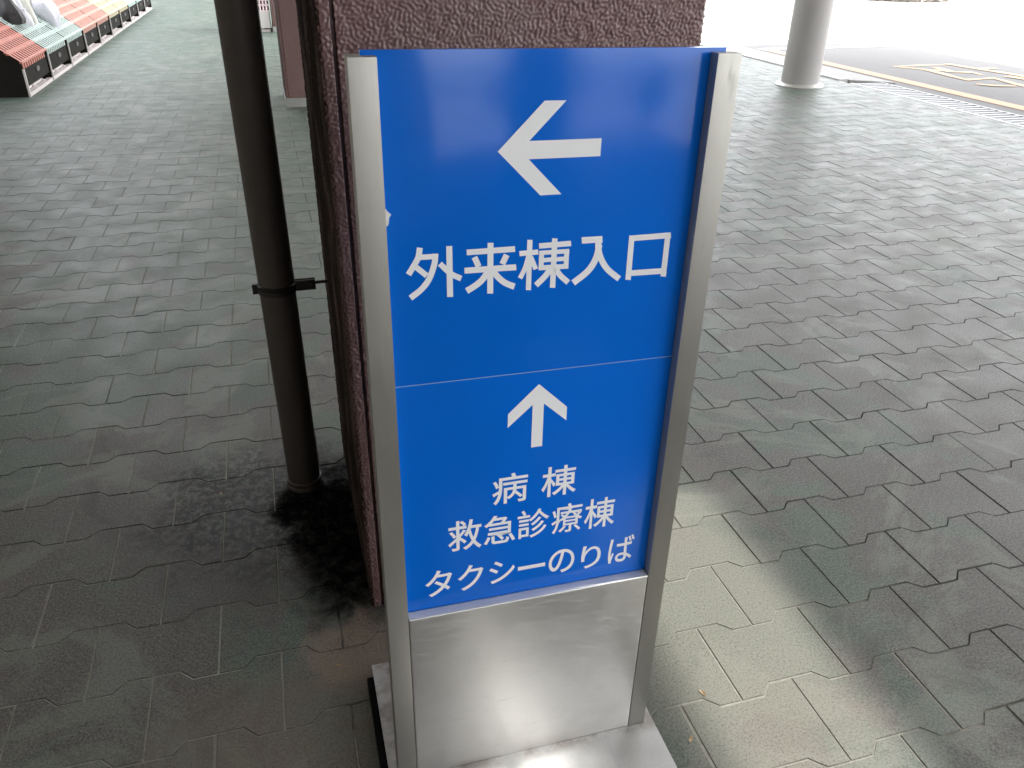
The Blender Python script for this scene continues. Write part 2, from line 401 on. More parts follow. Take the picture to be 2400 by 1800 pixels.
kb = empty("kerb_ramp", (KX, 9.0, 0))
tag(kb, "pale concrete kerb and gutter strip that starts where the grating ends", "kerb")
bm = bmesh.new()
prism(bm, [(0.14, -1.52), (0.555, -1.80), (0.575, 30.0), (0.14, 30.0)], -0.03, 0.006)
bm_obj("gutter", bm, M_CONC, kb)
bm = bmesh.new(); yy = -1.50
while yy < 28:
    box(bm, 0.004, 0.134, yy, yy+0.594, -0.03, 0.015, 0.004); yy += 0.60
bm_obj("kerb_stone", bm, M_KERB, kb)

# painted bay on the road
zr = -0.008
def ribbon(bm, pts, wd, z=zr):
    L, R_ = [], []
    for i, p in enumerate(pts):
        a = Vector(pts[max(0, i-1)]); b2 = Vector(pts[min(len(pts)-1, i+1)])
        d = (b2 - a).normalized(); nrm = Vector((-d.y, d.x)) * (wd[i] if isinstance(wd, (list, tuple)) else wd) * 0.5
        L.append(bm.verts.new((p[0]+nrm.x, p[1]+nrm.y, z))); R_.append(bm.verts.new((p[0]-nrm.x, p[1]-nrm.y, z)))
    for i in range(len(pts)-1): bm.faces.new((R_[i], R_[i+1], L[i+1], L[i]))
bm = bmesh.new(); ribbon(bm, [(7.19, -20), (7.20, 4), (7.21, 10.33)], 0.20)
tag(bm_obj("orange_line", bm, M_ORANGE), kind='structure')
bm = bmesh.new(); ribbon(bm, [(7.10, 10.42), (8.3, 10.47), (10.6, 10.62)], 0.18)
tag(bm_obj("bay_line", bm, M_WHITE_LINE), kind='structure')
bm = bmesh.new(); ribbon(bm, [(7.6, 11.55), (40, 13.5)], 0.2)
tag(bm_obj("white_line", bm, M_WHITE_LINE), kind='structure')
bm = bmesh.new()
strokes = [([(7.93, 8.46), (8.56, 8.52), (8.78, 8.50)], [0.05, 0.12, 0.08]),
           ([(7.93, 8.46), (8.20, 8.10), (8.36, 8.02)], [0.05, 0.10, 0.12]),
           ([(8.44, 8.30), (8.40, 8.02), (8.33, 7.88)], [0.10, 0.14, 0.10]),
           ([(8.30, 7.95), (8.60, 7.80), (8.56, 7.62)], [0.10, 0.10, 0.06]),
           ([(8.16, 8.08), (8.08, 7.60), (8.04, 7.30), (8.50, 7.36), (8.40, 6.90), (8.32, 6.35)], [0.12, 0.10, 0.13, 0.12, 0.11, 0.10]),
           ([(8.86, 8.56), (8.92, 8.12), (9.02, 7.50), (8.98, 7.10)], [0.12, 0.13, 0.12, 0.10]),
           ([(8.90, 8.08), (9.22, 8.06)], [0.12, 0.07]),
           ([(8.80, 7.45), (8.84, 7.20), (9.05, 7.16)], [0.16, 0.16, 0.12]),
           ([(7.90, 7.00), (8.02, 6.86), (8.26, 6.78)], [0.05, 0.10, 0.05])]
for k, (p, wd) in enumerate(strokes): ribbon(bm, p, wd, zr + 0.0006*k)
tag(bm_obj("road_marking", bm, M_YELLOW), kind='structure')

# ------------------------------------------------------------------ columns
def column_profile(s=0.703, d=0.70, right_groove=True):
    """closed outline, counter-clockwise from the front-left corner; grooves near the front and back corners"""
    g0, g1, gd = 0.022, 0.029, 0.014
    r = 0.006
    if not right_groove:
        return [(r, 0), (g0, 0), (g0, gd), (g1, gd), (g1, 0), (s-r, 0), (s, r), (s, d-r), (s-r, d), (r, d), (0, d-r), (0, r)]
    p = [(r, 0), (g0, 0), (g0, gd), (g1, gd), (g1, 0), (s-g1, 0), (s-g1, gd), (s-g0, gd), (s-g0, 0), (s-r, 0), (s, r), (s, d-r), (s-r, d),
         (r, d), (0, d-r), (0, r)]
    return p
def plain_column(name, loc, label, h=5.0, base=False, mat=None):
    rt = empty(name, loc)
    tag(rt, label, "column", "brown columns along the walkway")
    bm = bmesh.new(); prism(bm, column_profile(), 0.085 if base else 0.0, h)
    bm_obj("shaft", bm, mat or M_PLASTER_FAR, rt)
    if base:
        bm = bmesh.new(); box(bm, -0.006, 0.709, -0.006, 0.706, 0.0, 0.083, 0.004)
        bm_obj("base_band", bm, M_BAND, rt)
    return rt

def rough_column(loc, label):
    rt = empty("plaster_column", loc)
    tag(rt, label, "column", "brown columns along the walkway")
    s, d = 0.703, 0.70; st = 0.0019; H = 1.42
    # walk the outline and resample
    pr = column_profile(s, d, False)
    pts, nrm, amp = [], [], []
    N = len(pr)
    for i in range(N):
        a, b = np.array(pr[i]), np.array(pr[(i+1) % N]); L = np.hypot(*(b-a)); k = max(1, int(round(L/st)))
        n = np.array([(b-a)[1], -(b-a)[0]])/L
        coarse = i in (6, 7, 8)                                      # back face, never close
        if coarse: k = 12
        ing = i in (1, 2, 3)
        for q in range(k):
            pts.append(a + (b-a)*q/k); nrm.append(n); amp.append(0.15 if ing else 1.0)
    pts = np.array(pts); nrm = np.array(nrm); amp = np.array(amp)
    nrm = (nrm + np.roll(nrm, 1, 0)); nrm /= np.linalg.norm(nrm, axis=1)[:, None]
    nu, nz = len(pts), int(H/st) + 1
    fu, fz = np.fft.fftfreq(nu, st)[:, None], np.fft.fftfreq(nz, st)[None, :]
    fr = np.hypot(fu*1.15 + fz*0.30, fz*0.95 - fu*0.20)
    rg = np.random.RandomState(5)
    def band(c, wd):
        X = np.fft.fft2(rg.randn(nu, nz)) * np.exp(-((fr-c)/wd)**2); y = np.real(np.fft.ifft2(X)); return y/y.std()
    fld = np.tanh(band(135, 45)*0.9 + 0.20*band(210, 40)) * 1.0 + 0.35*band(40, 20)
    disp = 0.00130 * fld * amp[:, None]
    zs = np.linspace(0, H, nz)
    P = np.zeros((nu, nz, 3))
    P[:, :, 0] = pts[:, 0:1] + nrm[:, 0:1]*disp; P[:, :, 1] = pts[:, 1:2] + nrm[:, 1:2]*disp; P[:, :, 2] = zs[None, :]
    idx = np.arange(nu*nz).reshape(nu, nz); nx = np.roll(idx, -1, 0)
    quads = np.stack([idx[:, :-1], nx[:, :-1], nx[:, 1:], idx[:, 1:]], -1).reshape(-1, 4)
    me = bpy.data.meshes.new("shaft")
    me.vertices.add(nu*nz); me.vertices.foreach_set('co', P.reshape(-1))
    me.loops.add(len(quads)*4); me.loops.foreach_set('vertex_index', quads.reshape(-1))
    me.polygons.add(len(quads)); me.polygons.foreach_set('loop_start', np.arange(len(quads))*4)
    me.polygons.foreach_set('loop_total', np.full(len(quads), 4))
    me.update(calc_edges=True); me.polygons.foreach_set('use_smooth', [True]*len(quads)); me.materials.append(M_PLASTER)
    o = link(bpy.data.objects.new("shaft", me)); o.parent = rt
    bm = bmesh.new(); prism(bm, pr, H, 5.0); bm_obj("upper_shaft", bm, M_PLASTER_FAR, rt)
    return rt
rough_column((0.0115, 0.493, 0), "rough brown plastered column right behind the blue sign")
plain_column("plaster_column", (0.072, 7.02, 0), "brown column with a grey base band seen between the downpipe and the near column", base=True)
plain_column("plaster_column", (0.125, 13.55, 0), "farthest brown column, a sliver left of the column with the grey base band", base=True)
plain_column("plaster_column", (1.55, -6.03, 0), "unseen brown column added behind the photographer for the dark band in the panel", mat=M_PLASTER_FAR)  # added out of view for the dark band reflected in the panel

# ------------------------------------------------------------------ downpipe
dp = empty("downpipe", (-0.115, 1.045, 0))
tag(dp, "dark brown round downpipe clamped to the side of the near column", "pipe")
lean = (-0.0045, 0.0)
bm = bmesh.new(); lathe(bm, [(0.0455, 0.0), (0.0455, 4.98)], 64, shear=lean); bm_obj("pipe", bm, M_PIPE, dp, True)
bm = bmesh.new(); lathe(bm, [(0.049, 0.0), (0.0515, 0.002), (0.0515, 0.012), (0.0485, 0.015), (0.0485, 0.022), (0.0500, 0.024), (0.0500, 0.028), (0.0462, 0.031)], 64); bm_obj("socket_ring", bm, M_PIPE, dp, True)
zc = 0.628
bm = bmesh.new(); lathe(bm, [(0.0460, zc-0.012), (0.0490, zc-0.011), (0.0490, zc-0.003), (0.0478, zc), (0.0490, zc+0.003), (0.0490, zc+0.011), (0.0460, zc+0.012)], 64, cx=lean[0]*zc, cap=False)
cl = bm_obj("clamp_band", bm, M_CLAMP, dp, True)
bm = bmesh.new(); box(bm, -0.064, -0.047, -0.008, 0.006, zc-0.013, zc+0.013, 0.001); bm_obj("hinge_lug", bm, M_CLAMP, dp)
bm = bmesh.new()
box(bm, 0.042, 0.094, -0.011, -0.0065, zc-0.013, zc+0.015, 0.002); box(bm, 0.042, 0.094, 0.002, 0.0065, zc-0.013, zc+0.015, 0.002)
br = bm_obj("bracket", bm, M_CLAMP, dp)
for x in (0.058, 0.079):
    bm = bmesh.new(); tube(bm, (x, -0.0155, zc), (x, 0.010, zc), 0.0052, seg=6); bm_obj("bolt", bm, M_CLAMP, br)
bm = bmesh.new(); tube(bm, (0.088, -0.002, zc+0.003), (0.140, -0.002, zc+0.004), 0.0042, seg=12); bm_obj("wall_rod", bm, M_CLAMP, dp)

# ------------------------------------------------------------------ the sign
sg = empty("direction_sign")
T = Matrix(TILT)
sg.matrix_world = Matrix.Translation(T @ Vector((0, 0, 0.035))) @ T.to_4x4()
tag(sg, "blue direction sign with white arrows and lettering between brushed steel posts", "sign")
W, H, PW, KH = 0.5, 1.269, 0.0339, 0.400
PY = 0.019                                                    # front of the blue panel
def post(x0, x1):
    bm = bmesh.new()
    # channel: front wall, side walls, a back part behind the panel
    box(bm, x0, x1, 0.0, 0.036, 0.0, H, 0.0012, 2)
    return bm_obj("post", bm, M_POST, sg, True)
post(0.0, PW); post(W-PW, W)
def panel(z0, z1):
    bm = bmesh.new(); box(bm, 0.0168, 0.4870, PY, PY+0.0125, z0, z1, 0.0008, 2)
    return bm_obj("panel", bm, M_BLUE, sg, True)
up = panel(0.8312, 1.2745); lowp = panel(0.4006, 0.8304)
bm = bmesh.new(); box(bm, PW, W-PW, PY-0.0003, PY+0.004, 0.8301, 0.8312)
bm_obj("seam_strip", bm, M_SEAM, sg)
# kick plate: front sheet, rounded top lip going back under the panel
bm = bmesh.new(); box(bm, PW+0.0008, W-PW-0.0008, 0.0005, 0.034, 0.0, KH, 0.0034, 4)
bm_obj("kick_plate", bm, M_KICK, sg, True)
bm = bmesh.new(); box(bm, PW+0.001, W-PW-0.001, -0.0004, PY-0.0006, KH-0.0022, KH+0.0005, 0.0012, 3)  # added strip, imitates the bright highlight along the kick plate top
bm_obj("ledge_highlight", bm, M_HILITE, sg, True)
bm = bmesh.new(); box(bm, -0.016, 0.521, -0.26, 0.290, -0.0060, -0.0004, 0.0008, 2)
bp = bm_obj("base_plate", bm, M_PLATE, sg, True)
bm = bmesh.new(); box(bm, -0.0300, 0.5207, -0.2595, 0.2620, -0.0345, -0.0062)
bm_obj("base_block", bm, M_BLOCK, sg)

GLYPHS = {
  '外': '199,712 156,592 103,485 39,396 73,373 103,348 143,405 181,469 215,540 245,616 436,616 422,539 404,467 383,401 358,339 285,396 208,448 163,398 248,337 325,272 266,181 199,104 123,41 38,-10 72,-39 101,-72 203,-4 294,86 373,197 439,331 490,490 525,674 473,690 458,687 269,687 289,756 306,827 231,841|611,-79 689,-79 689,467 810,359 904,258 966,311 853,423 716,537 689,516 689,840 611,840',
  '来': '710,526 655,428 719,406 776,498 834,605 756,629|240,501 276,408 347,436 309,527 252,624 185,600|460,719 104,719 104,648 460,648 460,396 57,396 57,324 409,324 331,234 238,151 137,80 34,26 63,-4 88,-36 188,23 287,98 380,186 460,282 460,-79 539,-79 539,285 620,187 713,98 813,21 914,-39 939,-7 968,23 865,78 763,150 670,234 591,324 945,324 945,396 539,396 539,648 903,648 903,719 539,719 539,840 460,840',
  '棟': '426,240 593,240 540,173 475,111 405,58 333,17 360,-11 384,-41 451,2 517,56 578,118 632,187 632,-80 705,-80 705,199 755,133 810,69 868,13 923,-32 948,-2 976,26 916,67 855,119 797,178 746,240 918,240 918,581 705,581 705,662 945,662 945,727 705,727 705,839 632,839 632,727 393,727 393,662 632,662 632,581 426,581|632,384 632,298 494,298 494,384|847,384 847,298 705,298 705,384|632,524 632,438 494,438 494,524|847,524 847,438 705,438 705,524|196,626 52,626 52,555 188,555 159,450 121,346 76,251 29,175 50,143 68,109 103,165 137,233 168,310 196,391 196,-79 266,-79 266,390 317,307 355,237 397,295 336,385 266,479 266,555 389,555 389,626 266,626 266,840 196,840',
  '入': '342,719 384,679 422,636 456,591 418,455 370,334 309,226 234,132 145,52 41,-13 78,-43 110,-73 205,-8 289,67 361,155 423,255 475,366 517,491 570,388 621,284 677,183 743,87 825,2 927,-70 942,-26 964,15 824,128 726,261 648,406 571,553 475,694 341,819 295,755',
  '口': '127,-55 205,-55 205,30 796,30 796,-51 876,-51 876,735 127,735|205,660 796,660 796,107 205,107',
  '病': '96,521 126,430 186,461 155,550 105,645 49,619|339,-80 408,-80 408,337 585,337 579,296 568,255 548,213 518,174 477,137 421,104 446,80 467,53 525,90 570,131 604,175 628,220 711,137 775,62 825,103 745,191 647,282 655,337 849,337 849,6 845,-7 831,-11 716,-10 731,-44 741,-77 829,-75 885,-65 903,-54 914,-39 919,-20 921,5 921,402 657,402 657,505 949,505 949,571 316,571 316,505 587,505 587,402 339,402|556,727 203,727 203,429 200,336 110,290 34,254 60,185 193,261 178,184 152,108 115,36 62,-30 91,-54 116,-80 176,-5 218,78 247,167 264,258 272,346 274,428 274,658 959,658 959,727 644,727 601,842 522,827',
  '救': '138,417 185,335 244,367 196,448 129,531 73,504|427,740 470,681 525,718 480,775 421,831 369,798|400,477 336,402 336,597 536,597 536,667 336,667 336,841 263,841 263,667 48,667 48,597 263,597 263,319 140,222 36,143 74,83 263,235 263,12 258,-4 242,-9 131,-8 145,-41 154,-74 243,-73 298,-63 316,-52 328,-37 334,-17 336,11 336,267 418,197 482,132 535,182 454,257 355,336 439,422 519,520 453,548|826,576 812,488 793,405 770,327 742,256 713,323 688,395 667,469 649,545 659,576|618,709 586,587 543,479 489,389 520,363 548,337 580,386 608,440 649,304 700,179 653,116 598,61 533,16 459,-19 490,-48 514,-80 581,-46 641,-3 694,48 740,106 776,52 817,3 861,-41 909,-77 935,-43 965,-13 913,23 865,68 822,120 783,178 822,265 853,361 877,465 894,576 958,576 958,646 679,646 699,735 715,828 641,839',
  '急': '262,34 265,-1 274,-27 292,-45 319,-57 357,-63 409,-65 640,-65 682,-62 714,-53 737,-35 753,-8 763,32 770,85 734,96 701,112 696,54 686,22 667,7 635,3 413,3 374,4 351,9 340,18 337,34 337,181 262,181|494,125 555,43 616,84 552,165 469,245 412,209|834,70 880,-33 950,-4 902,98 833,206 767,180|100,81 42,-11 111,-44 164,51 210,150 145,179|278,773 218,701 142,631 51,568 80,543 104,514 176,565 176,543 745,543 745,459 189,459 189,400 745,400 745,314 155,314 155,251 819,251 819,605 618,605 664,670 704,735 653,768 641,765 363,765 402,828 322,843|273,653 316,702 599,702 567,652 531,605 224,605',
  '診': '628,510 573,458 512,411 449,373 474,350 494,324 560,367 624,419 683,478 733,541 673,566|708,353 638,289 559,234 475,191 499,164 519,137 606,186 689,248 762,318 822,397 762,423|803,204 746,144 679,91 602,46 516,10 423,-18 446,-48 462,-80 560,-47 649,-5 730,45 800,103 859,170 907,246 847,273|83,478 363,478 363,538 83,538|83,347 363,347 363,406 83,406|43,608 395,608 395,670 43,670|192,746 223,680 281,715 249,778 206,844 151,814|613,751 549,666 471,589 381,525 407,500 428,472 499,524 564,583 622,649 673,721 729,649 792,583 857,524 922,477 945,509 973,538 900,584 828,642 761,710 706,781 725,821 660,842|82,-67 143,-67 143,-19 370,-19 370,273 82,273|306,210 306,44 143,44 143,210',
  '療': '813,12 883,-64 939,-27 867,47 783,126 729,95|773,258 773,195 452,195 452,258|773,367 773,305 452,305 452,367|336,51 256,-15 286,-36 313,-59 396,17 474,102 407,126|80,534 107,441 168,468 139,558 101,660 44,639|703,472 753,417 476,417 527,473 568,532 662,532|546,635 526,592 298,592 298,532 489,532 459,494 424,458 385,489 344,517 302,483 342,453 380,420 322,379 255,343 281,321 302,294 346,318 387,344 387,145 575,145 575,-6 572,-17 559,-20 454,-19 468,-50 478,-81 559,-80 612,-70 630,-61 641,-49 646,-31 648,-8 648,145 840,145 840,345 882,319 924,298 945,326 969,351 906,381 845,419 887,452 929,491 882,524 847,489 806,451 766,490 732,532 947,532 947,592 601,592 618,630 632,669 561,678|536,747 183,747 183,425 182,349 29,271 55,205 176,276 164,195 142,115 107,38 57,-31 85,-54 110,-81 164,-6 202,78 228,166 243,256 251,344 253,425 253,682 959,682 959,747 619,747 584,841 509,825',
  'タ': '445,814 430,772 413,735 385,685 347,628 299,567 241,505 172,444 92,387 159,335 239,396 310,463 371,531 424,600 762,600 741,534 711,463 672,391 626,323 519,395 415,458 361,403 464,336 573,259 498,188 409,122 305,64 186,18 258,-44 376,8 479,70 566,137 639,210 748,119 807,188 693,276 746,355 790,435 824,514 849,587 860,615 873,641 807,681 778,673 741,671 470,671 491,707 536,785',
  'ク': '444,807 430,764 413,728 387,679 351,623 304,564 247,503 179,445 99,390 168,338 245,395 313,457 371,520 421,584 760,584 737,510 702,428 655,347 600,272 552,220 497,172 435,127 366,87 288,51 201,21 273,-44 402,12 508,76 597,148 671,228 733,313 783,403 822,491 849,572 872,625 805,666 777,658 740,656 468,656 492,698 537,777',
  'シ': '256,701 368,631 471,559 518,627 416,697 301,768|197,-28 274,-9 360,19 448,55 529,96 644,173 748,260 839,354 913,454 865,536 795,433 707,336 604,248 486,170 407,130 322,97 236,71 151,53|106,475 219,408 324,338 370,408 266,476 150,543',
  'ー': '102,335 241,340 790,340 853,338 897,335 897,433 854,430 789,428 241,428 162,430 102,433',
  'の': '453,504 420,372 382,264 343,191 305,149 269,136 246,141 222,155 201,180 183,215 171,261 166,318 176,388 204,457 249,522 310,578 386,619 476,642|638,628 704,595 756,550 795,492 818,426 826,353 816,273 789,206 747,151 695,107 635,76 572,56 486,43 533,-31 643,-7 736,35 809,92 863,165 897,251 908,350 896,448 861,536 804,610 728,668 635,705 525,718 408,703 303,661 215,596 147,513 103,416 88,311 95,234 114,168 144,116 180,77 222,52 266,44 311,53 354,79 394,122 432,183 467,261 499,355 535,499 559,644',
  'り': '251,792 243,706 223,550 212,383 216,293 223,224 300,230 295,296 298,353 312,422 341,492 382,559 433,614 490,652 551,666 599,657 639,631 670,589 692,535 706,469 710,394 696,282 658,193 598,126 520,77 427,43 323,22 370,-50 487,-21 590,24 674,85 738,166 778,269 792,395 784,493 762,577 728,645 682,696 627,727 564,738 503,728 446,702 396,663 353,615 318,563 292,511 310,649 339,789',
  'ば': '143,761 137,689 125,609 109,503 97,385 91,269 94,172 103,87 115,13 129,-48 199,-43 196,-8 200,37 231,140 272,258 231,290 174,143 166,213 164,283 169,380 182,491 198,599 214,686 231,753|762,777 792,708 819,635 870,653 842,724 811,792|862,807 893,739 921,667 972,685 943,755 911,823|653,140 651,109 643,82 630,60 610,44 581,34 544,31 495,36 456,51 431,75 422,109 431,142 458,168 498,184 549,190 602,186 652,174|635,760 639,698 639,574 544,572 459,574 375,580 375,505 460,501 543,499 639,501 643,370 649,243 604,250 556,252 495,247 445,232 404,208 375,178 357,142 351,102 357,60 375,24 404,-4 445,-25 496,-39 558,-43 618,-37 663,-19 695,8 716,41 728,79 731,120 731,140 807,89 882,24 925,91 884,126 837,161 786,193 728,220 721,356 716,505 804,513 889,524 889,601 806,588 716,578 718,699 725,760',
}
def glyph_bm(bm, ch, x0, x1, z0, z1, bold):
    cu = bpy.data.curves.new("g", 'CURVE'); cu.dimensions = '2D'; cu.fill_mode = 'BOTH'; cu.offset = 0.0
    for sp in GLYPHS[ch].split('|'):
        pts = [tuple(float(a)/1000 for a in q.split(',')) for q in sp.split(' ')]
        pts = embolden(pts, bold)
        s = cu.splines.new('POLY'); s.points.add(len(pts)-1); s.use_cyclic_u = True
        for a, p in zip(s.points, pts): a.co = (p[0], p[1], 0, 1)
    o = bpy.data.objects.new("g", cu); COL.objects.link(o)
    me = bpy.data.meshes.new_from_object(o.evaluated_get(bpy.context.evaluated_depsgraph_get()))
    vs_ = [v.co.copy() for v in me.vertices]
    ax, bx = min(v.x for v in vs_), max(v.x for v in vs_); ay, by = min(v.y for v in vs_), max(v.y for v in vs_)
    yy = PY - 0.0004
    mp = [bm.verts.new((x0 + (v.x-ax)/(bx-ax)*(x1-x0), yy, z0 + (v.y-ay)/(by-ay)*(z1-z0))) for v in vs_]
    for pl in me.polygons: bm.faces.new([mp[i] for i in pl.vertices])
    bpy.data.objects.remove(o); bpy.data.curves.remove(cu); bpy.data.meshes.remove(me)
def embolden(pts, d):
    """push an outline outwards (the font's outer loops run so that ink lies on one fixed side)"""
    n = len(pts); out = []
    for i in range(n):
        a, p, b = Vector(pts[i-1]), Vector(pts[i]), Vector(pts[(i+1) % n])
        d1 = (p-a).normalized(); d2 = (b-p).normalized()
        n1 = Vector((-d1.y, d1.x)); n2 = Vector((-d2.y, d2.x))
        m = n1 + n2
        if m.length < 0.3: m = n1
        m.normalize(); k = d / max(0.45, m.dot(n1))
        out.append((p.x + m.x*k*SIGN, p.y + m.y*k*SIGN))
    return out
SIGN = -1.0
def text_line(parent, items, label=None):
    bm = bmesh.new()
    for ch, x0, x1, z0, z1, b in items: glyph_bm(bm, ch, x0, x1, z0, z1, b)
    fl = list(bm.faces)
    o = bm_obj("lettering", bm, M_LETTER, parent)
    if label: o['label'] = label
    return o
# strokes of the large line: both edges of each stroke, in 0.1 mm on the panel
STROKES = [
  ([(743,10351),(738,10321),(734,10291),(729,10263),(723,10239),(717,10222),(712,10210),(704,10195),(690,10172),(669,10137),(642,10095),(613,10050),(584,10007)], [(821,10335),(816,10305),(811,10274),(806,10243),(799,10214),(791,10190),(783,10171),(772,10151),(757,10126),(735,10090),(708,10047),(678,10002),(650,9958)]),
  ([(756,10173),(1019,10171)], [(754,10248),(1016,10246)]),
  ([(946,10250),(943,10215),(940,10181),(937,10148),(929,10111),(916,10066),(898,10015),(878,9965),(857,9921),(835,9885),(811,9853),(785,9823),(756,9793),(723,9765),(686,9739),(646,9712),(607,9684)], [(1025,10239),(1022,10205),(1020,10170),(1016,10130),(1006,10086),(992,10036),(973,9982),(952,9927),(928,9877),(902,9834),(874,9796),(843,9761),(810,9728),(772,9696),(732,9666),(692,9639),(653,9611)]),
  ([(700,10048),(837,9918)], [(749,10106),(887,9977)]),
  ([(1132,10340),(1131,9618)], [(1214,10336),(1215,9612)]),
  ([(1015,10077),(1050,10039),(1085,9998),(1122,9959),(1161,9922),(1201,9893),(1241,9871),(1278,9851),(1314,9831)], [(1070,10130),(1105,10091),(1140,10052),(1174,10015),(1207,9985),(1239,9962),(1273,9942),(1310,9924),(1347,9903)]),
  ([(1411,10191),(2084,10190)], [(1406,10271),(2076,10271)]),
  ([(1696,10345),(1695,9617)], [(1778,10339),(1780,9609)]),
  ([(1477,10143),(1538,10003)], [(1552,10172),(1613,10032)]),
  ([(1927,10177),(1867,10049)], [(2003,10135),(1943,10007)]),
  ([(1379,9934),(2107,9924)], [(1374,10019),(2099,10011)]),
  ([(1683,9995),(1662,9962),(1643,9929),(1623,9899),(1603,9873),(1583,9850),(1560,9830),(1536,9812),(1510,9793),(1481,9775),(1450,9757),(1416,9740),(1383,9722)], [(1758,9943),(1738,9910),(1717,9876),(1696,9842),(1671,9810),(1645,9782),(1619,9758),(1591,9736),(1561,9715),(1529,9695),(1495,9676),(1460,9658),(1427,9640)]),
  ([(1725,9942),(1744,9913),(1764,9884),(1786,9853),(1810,9822),(1837,9793),(1865,9766),(1895,9739),(1929,9715),(1965,9693),(2001,9675),(2036,9659),(2071,9643)], [(1795,9989),(1815,9960),(1834,9930),(1853,9904),(1873,9879),(1896,9855),(1920,9831),(1945,9809),(1971,9790),(1999,9774),(2031,9758),(2065,9743),(2100,9727)]),
  ([(2148,10122),(2416,10126)], [(2140,10196),(2407,10201)]),
  ([(2252,10348),(2252,9618)], [(2326,10341),(2328,9609)]),
  ([(2242,10122),(2232,10080),(2222,10039),(2211,9999),(2199,9961),(2185,9925),(2168,9890),(2150,9855),(2132,9819)], [(2307,10100),(2297,10058),(2287,10016),(2276,9973),(2263,9932),(2247,9892),(2229,9854),(2211,9818),(2193,9783)]),
  ([(2276,10088),(2355,9904)], [(2340,10110),(2420,9926)]),
  ([(2426,10209),(2890,10212)], [(2417,10286),(2879,10290)]),
  ([(2604,10346),(2604,9624)], [(2683,10337),(2685,9613)]),
  ([(2428,10116),(2869,10111)], [(2422,10179),(2861,10175)]),
  ([(2431,10009),(2867,10003)], [(2424,10073),(2859,10068)]),
  ([(2433,9894),(2867,9885)], [(2426,9966),(2858,9958)]),
  ([(2426,10175),(2427,9901)], [(2497,10167),(2499,9893)]),
  ([(2791,10174),(2793,9899)], [(2863,10165),(2866,9889)]),
  ([(2572,9942),(2554,9915),(2538,9889),(2521,9864),(2500,9838),(2472,9809),(2439,9777),(2403,9743),(2367,9710)], [(2643,9890),(2626,9864),(2610,9837),(2590,9808),(2566,9777),(2535,9745),(2500,9711),(2463,9677),(2428,9644)]),
  ([(2637,9892),(2654,9865),(2671,9837),(2691,9806),(2716,9774),(2748,9741),(2782,9709),(2817,9678),(2850,9648)], [(2707,9930),(2725,9902),(2741,9875),(2757,9850),(2777,9825),(2802,9798),(2834,9770),(2868,9739),(2902,9708)]),
  ([(3044,10236),(3352,10233)], [(3032,10329),(3338,10327)]),
  ([(3251,10332),(3248,10293),(3245,10254),(3243,10212),(3246,10167),(3254,10122),(3266,10077),(3282,10032),(3302,9987),(3325,9942),(3352,9896),(3384,9850),(3423,9803),(3470,9758),(3522,9714),(3575,9673),(3626,9632)], [(3344,10313),(3341,10273),(3338,10235),(3336,10199),(3338,10164),(3345,10128),(3355,10091),(3369,10053),(3386,10015),(3406,9976),(3430,9937),(3457,9898),(3488,9861),(3527,9823),(3575,9784),(3627,9743),(3679,9702)]),
  ([(3258,10214),(3252,10166),(3247,10119),(3240,10075),(3228,10032),(3210,9989),(3189,9946),(3162,9903),(3129,9863),(3086,9824),(3034,9784),(2976,9744),(2920,9704)], [(3351,10190),(3345,10143),(3340,10094),(3332,10043),(3318,9991),(3298,9941),(3273,9891),(3242,9842),(3202,9794),(3153,9748),(3096,9705),(3038,9665),(2982,9624)]),
  ([(3747,10306),(3751,9646)], [(3830,10293),(3837,9631)]),
  ([(4302,10311),(4303,9652)], [(4388,10296),(4391,9635)]),
  ([(3761,10219),(4401,10223)], [(3746,10302),(4383,10308)]),
  ([(3802,9696),(4397,9686)], [(3787,9783),(4379,9775)]),
]
bm = bmesh.new()
for k, (A_, B_) in enumerate(STROKES):
    yy = PY - 0.0003 - 0.00004*(k % 7)
    va = [bm.verts.new((x*1e-4, yy, z*1e-4)) for x, z in A_]; vb = [bm.verts.new((x*1e-4, yy, z*1e-4)) for x, z in B_]
    for i in range(len(va)-1): bm.faces.new((va[i], va[i+1], vb[i+1], vb[i]))
bm_obj("lettering", bm, M_LETTER, up)
text_line(lowp, [('病', .1800, .2386, .5957, .6540, .010), ('棟', .2620, .3220, .5957, .6546, .011)])
text_line(lowp, [('救', .1070, .1630, .5144, .5757, .010), ('急', .1665, .2200, .5160, .5745, .010), ('診', .2235, .2780, .5170, .5759, .009),
                 ('療', .2827, .3370, .5160, .5764, .006), ('棟', .3410, .3965, .5145, .5770, .010)])
text_line(lowp, [('タ', .0670, .1126, .4253, .4804, .010), ('ク', .1220, .1660, .4263, .4805, .010), ('シ', .1762, .2212, .4297, .4784, .010),
                 ('ー', .2266, .2752, .4490, .4576, .004), ('の', .2817, .3285, .4278, .4797, .010), ('り', .3412, .3775, .4266, .4775, .010),
                 ('ば', .3918, .4395, .4280, .4862, .009)])
def poly_part(name, pts, mat, parent, yy=None):
    yy = PY - 0.0004 if yy is None else yy
    n = len(pts)
    bm = bmesh.new(); f = bm.faces.new([bm.verts.new((x, yy, z)) for x, z in pts]); f.normal_update(); bmesh.ops.triangulate(bm, faces=[f])
    return bm_obj(name, bm, mat, parent)
poly_part("arrow", [(.1821, 1.1537), (.2422, 1.2141), (.2714, 1.2140), (.2236, 1.1655), (.3224, 1.1655), (.3224, 1.1424), (.2236, 1.1424), (.2708, 1.0945), (.2412, 1.0945)], M_LETTER, up)
poly_part("arrow", [(.2505, .8090), (.2975, .7631), (.2976, .7389), (.2597, .7742), (.2599, .6972), (.2417, .6972), (.2417, .7742), (.2031, .7389), (.2031, .7631)], M_LETTER, lowp)
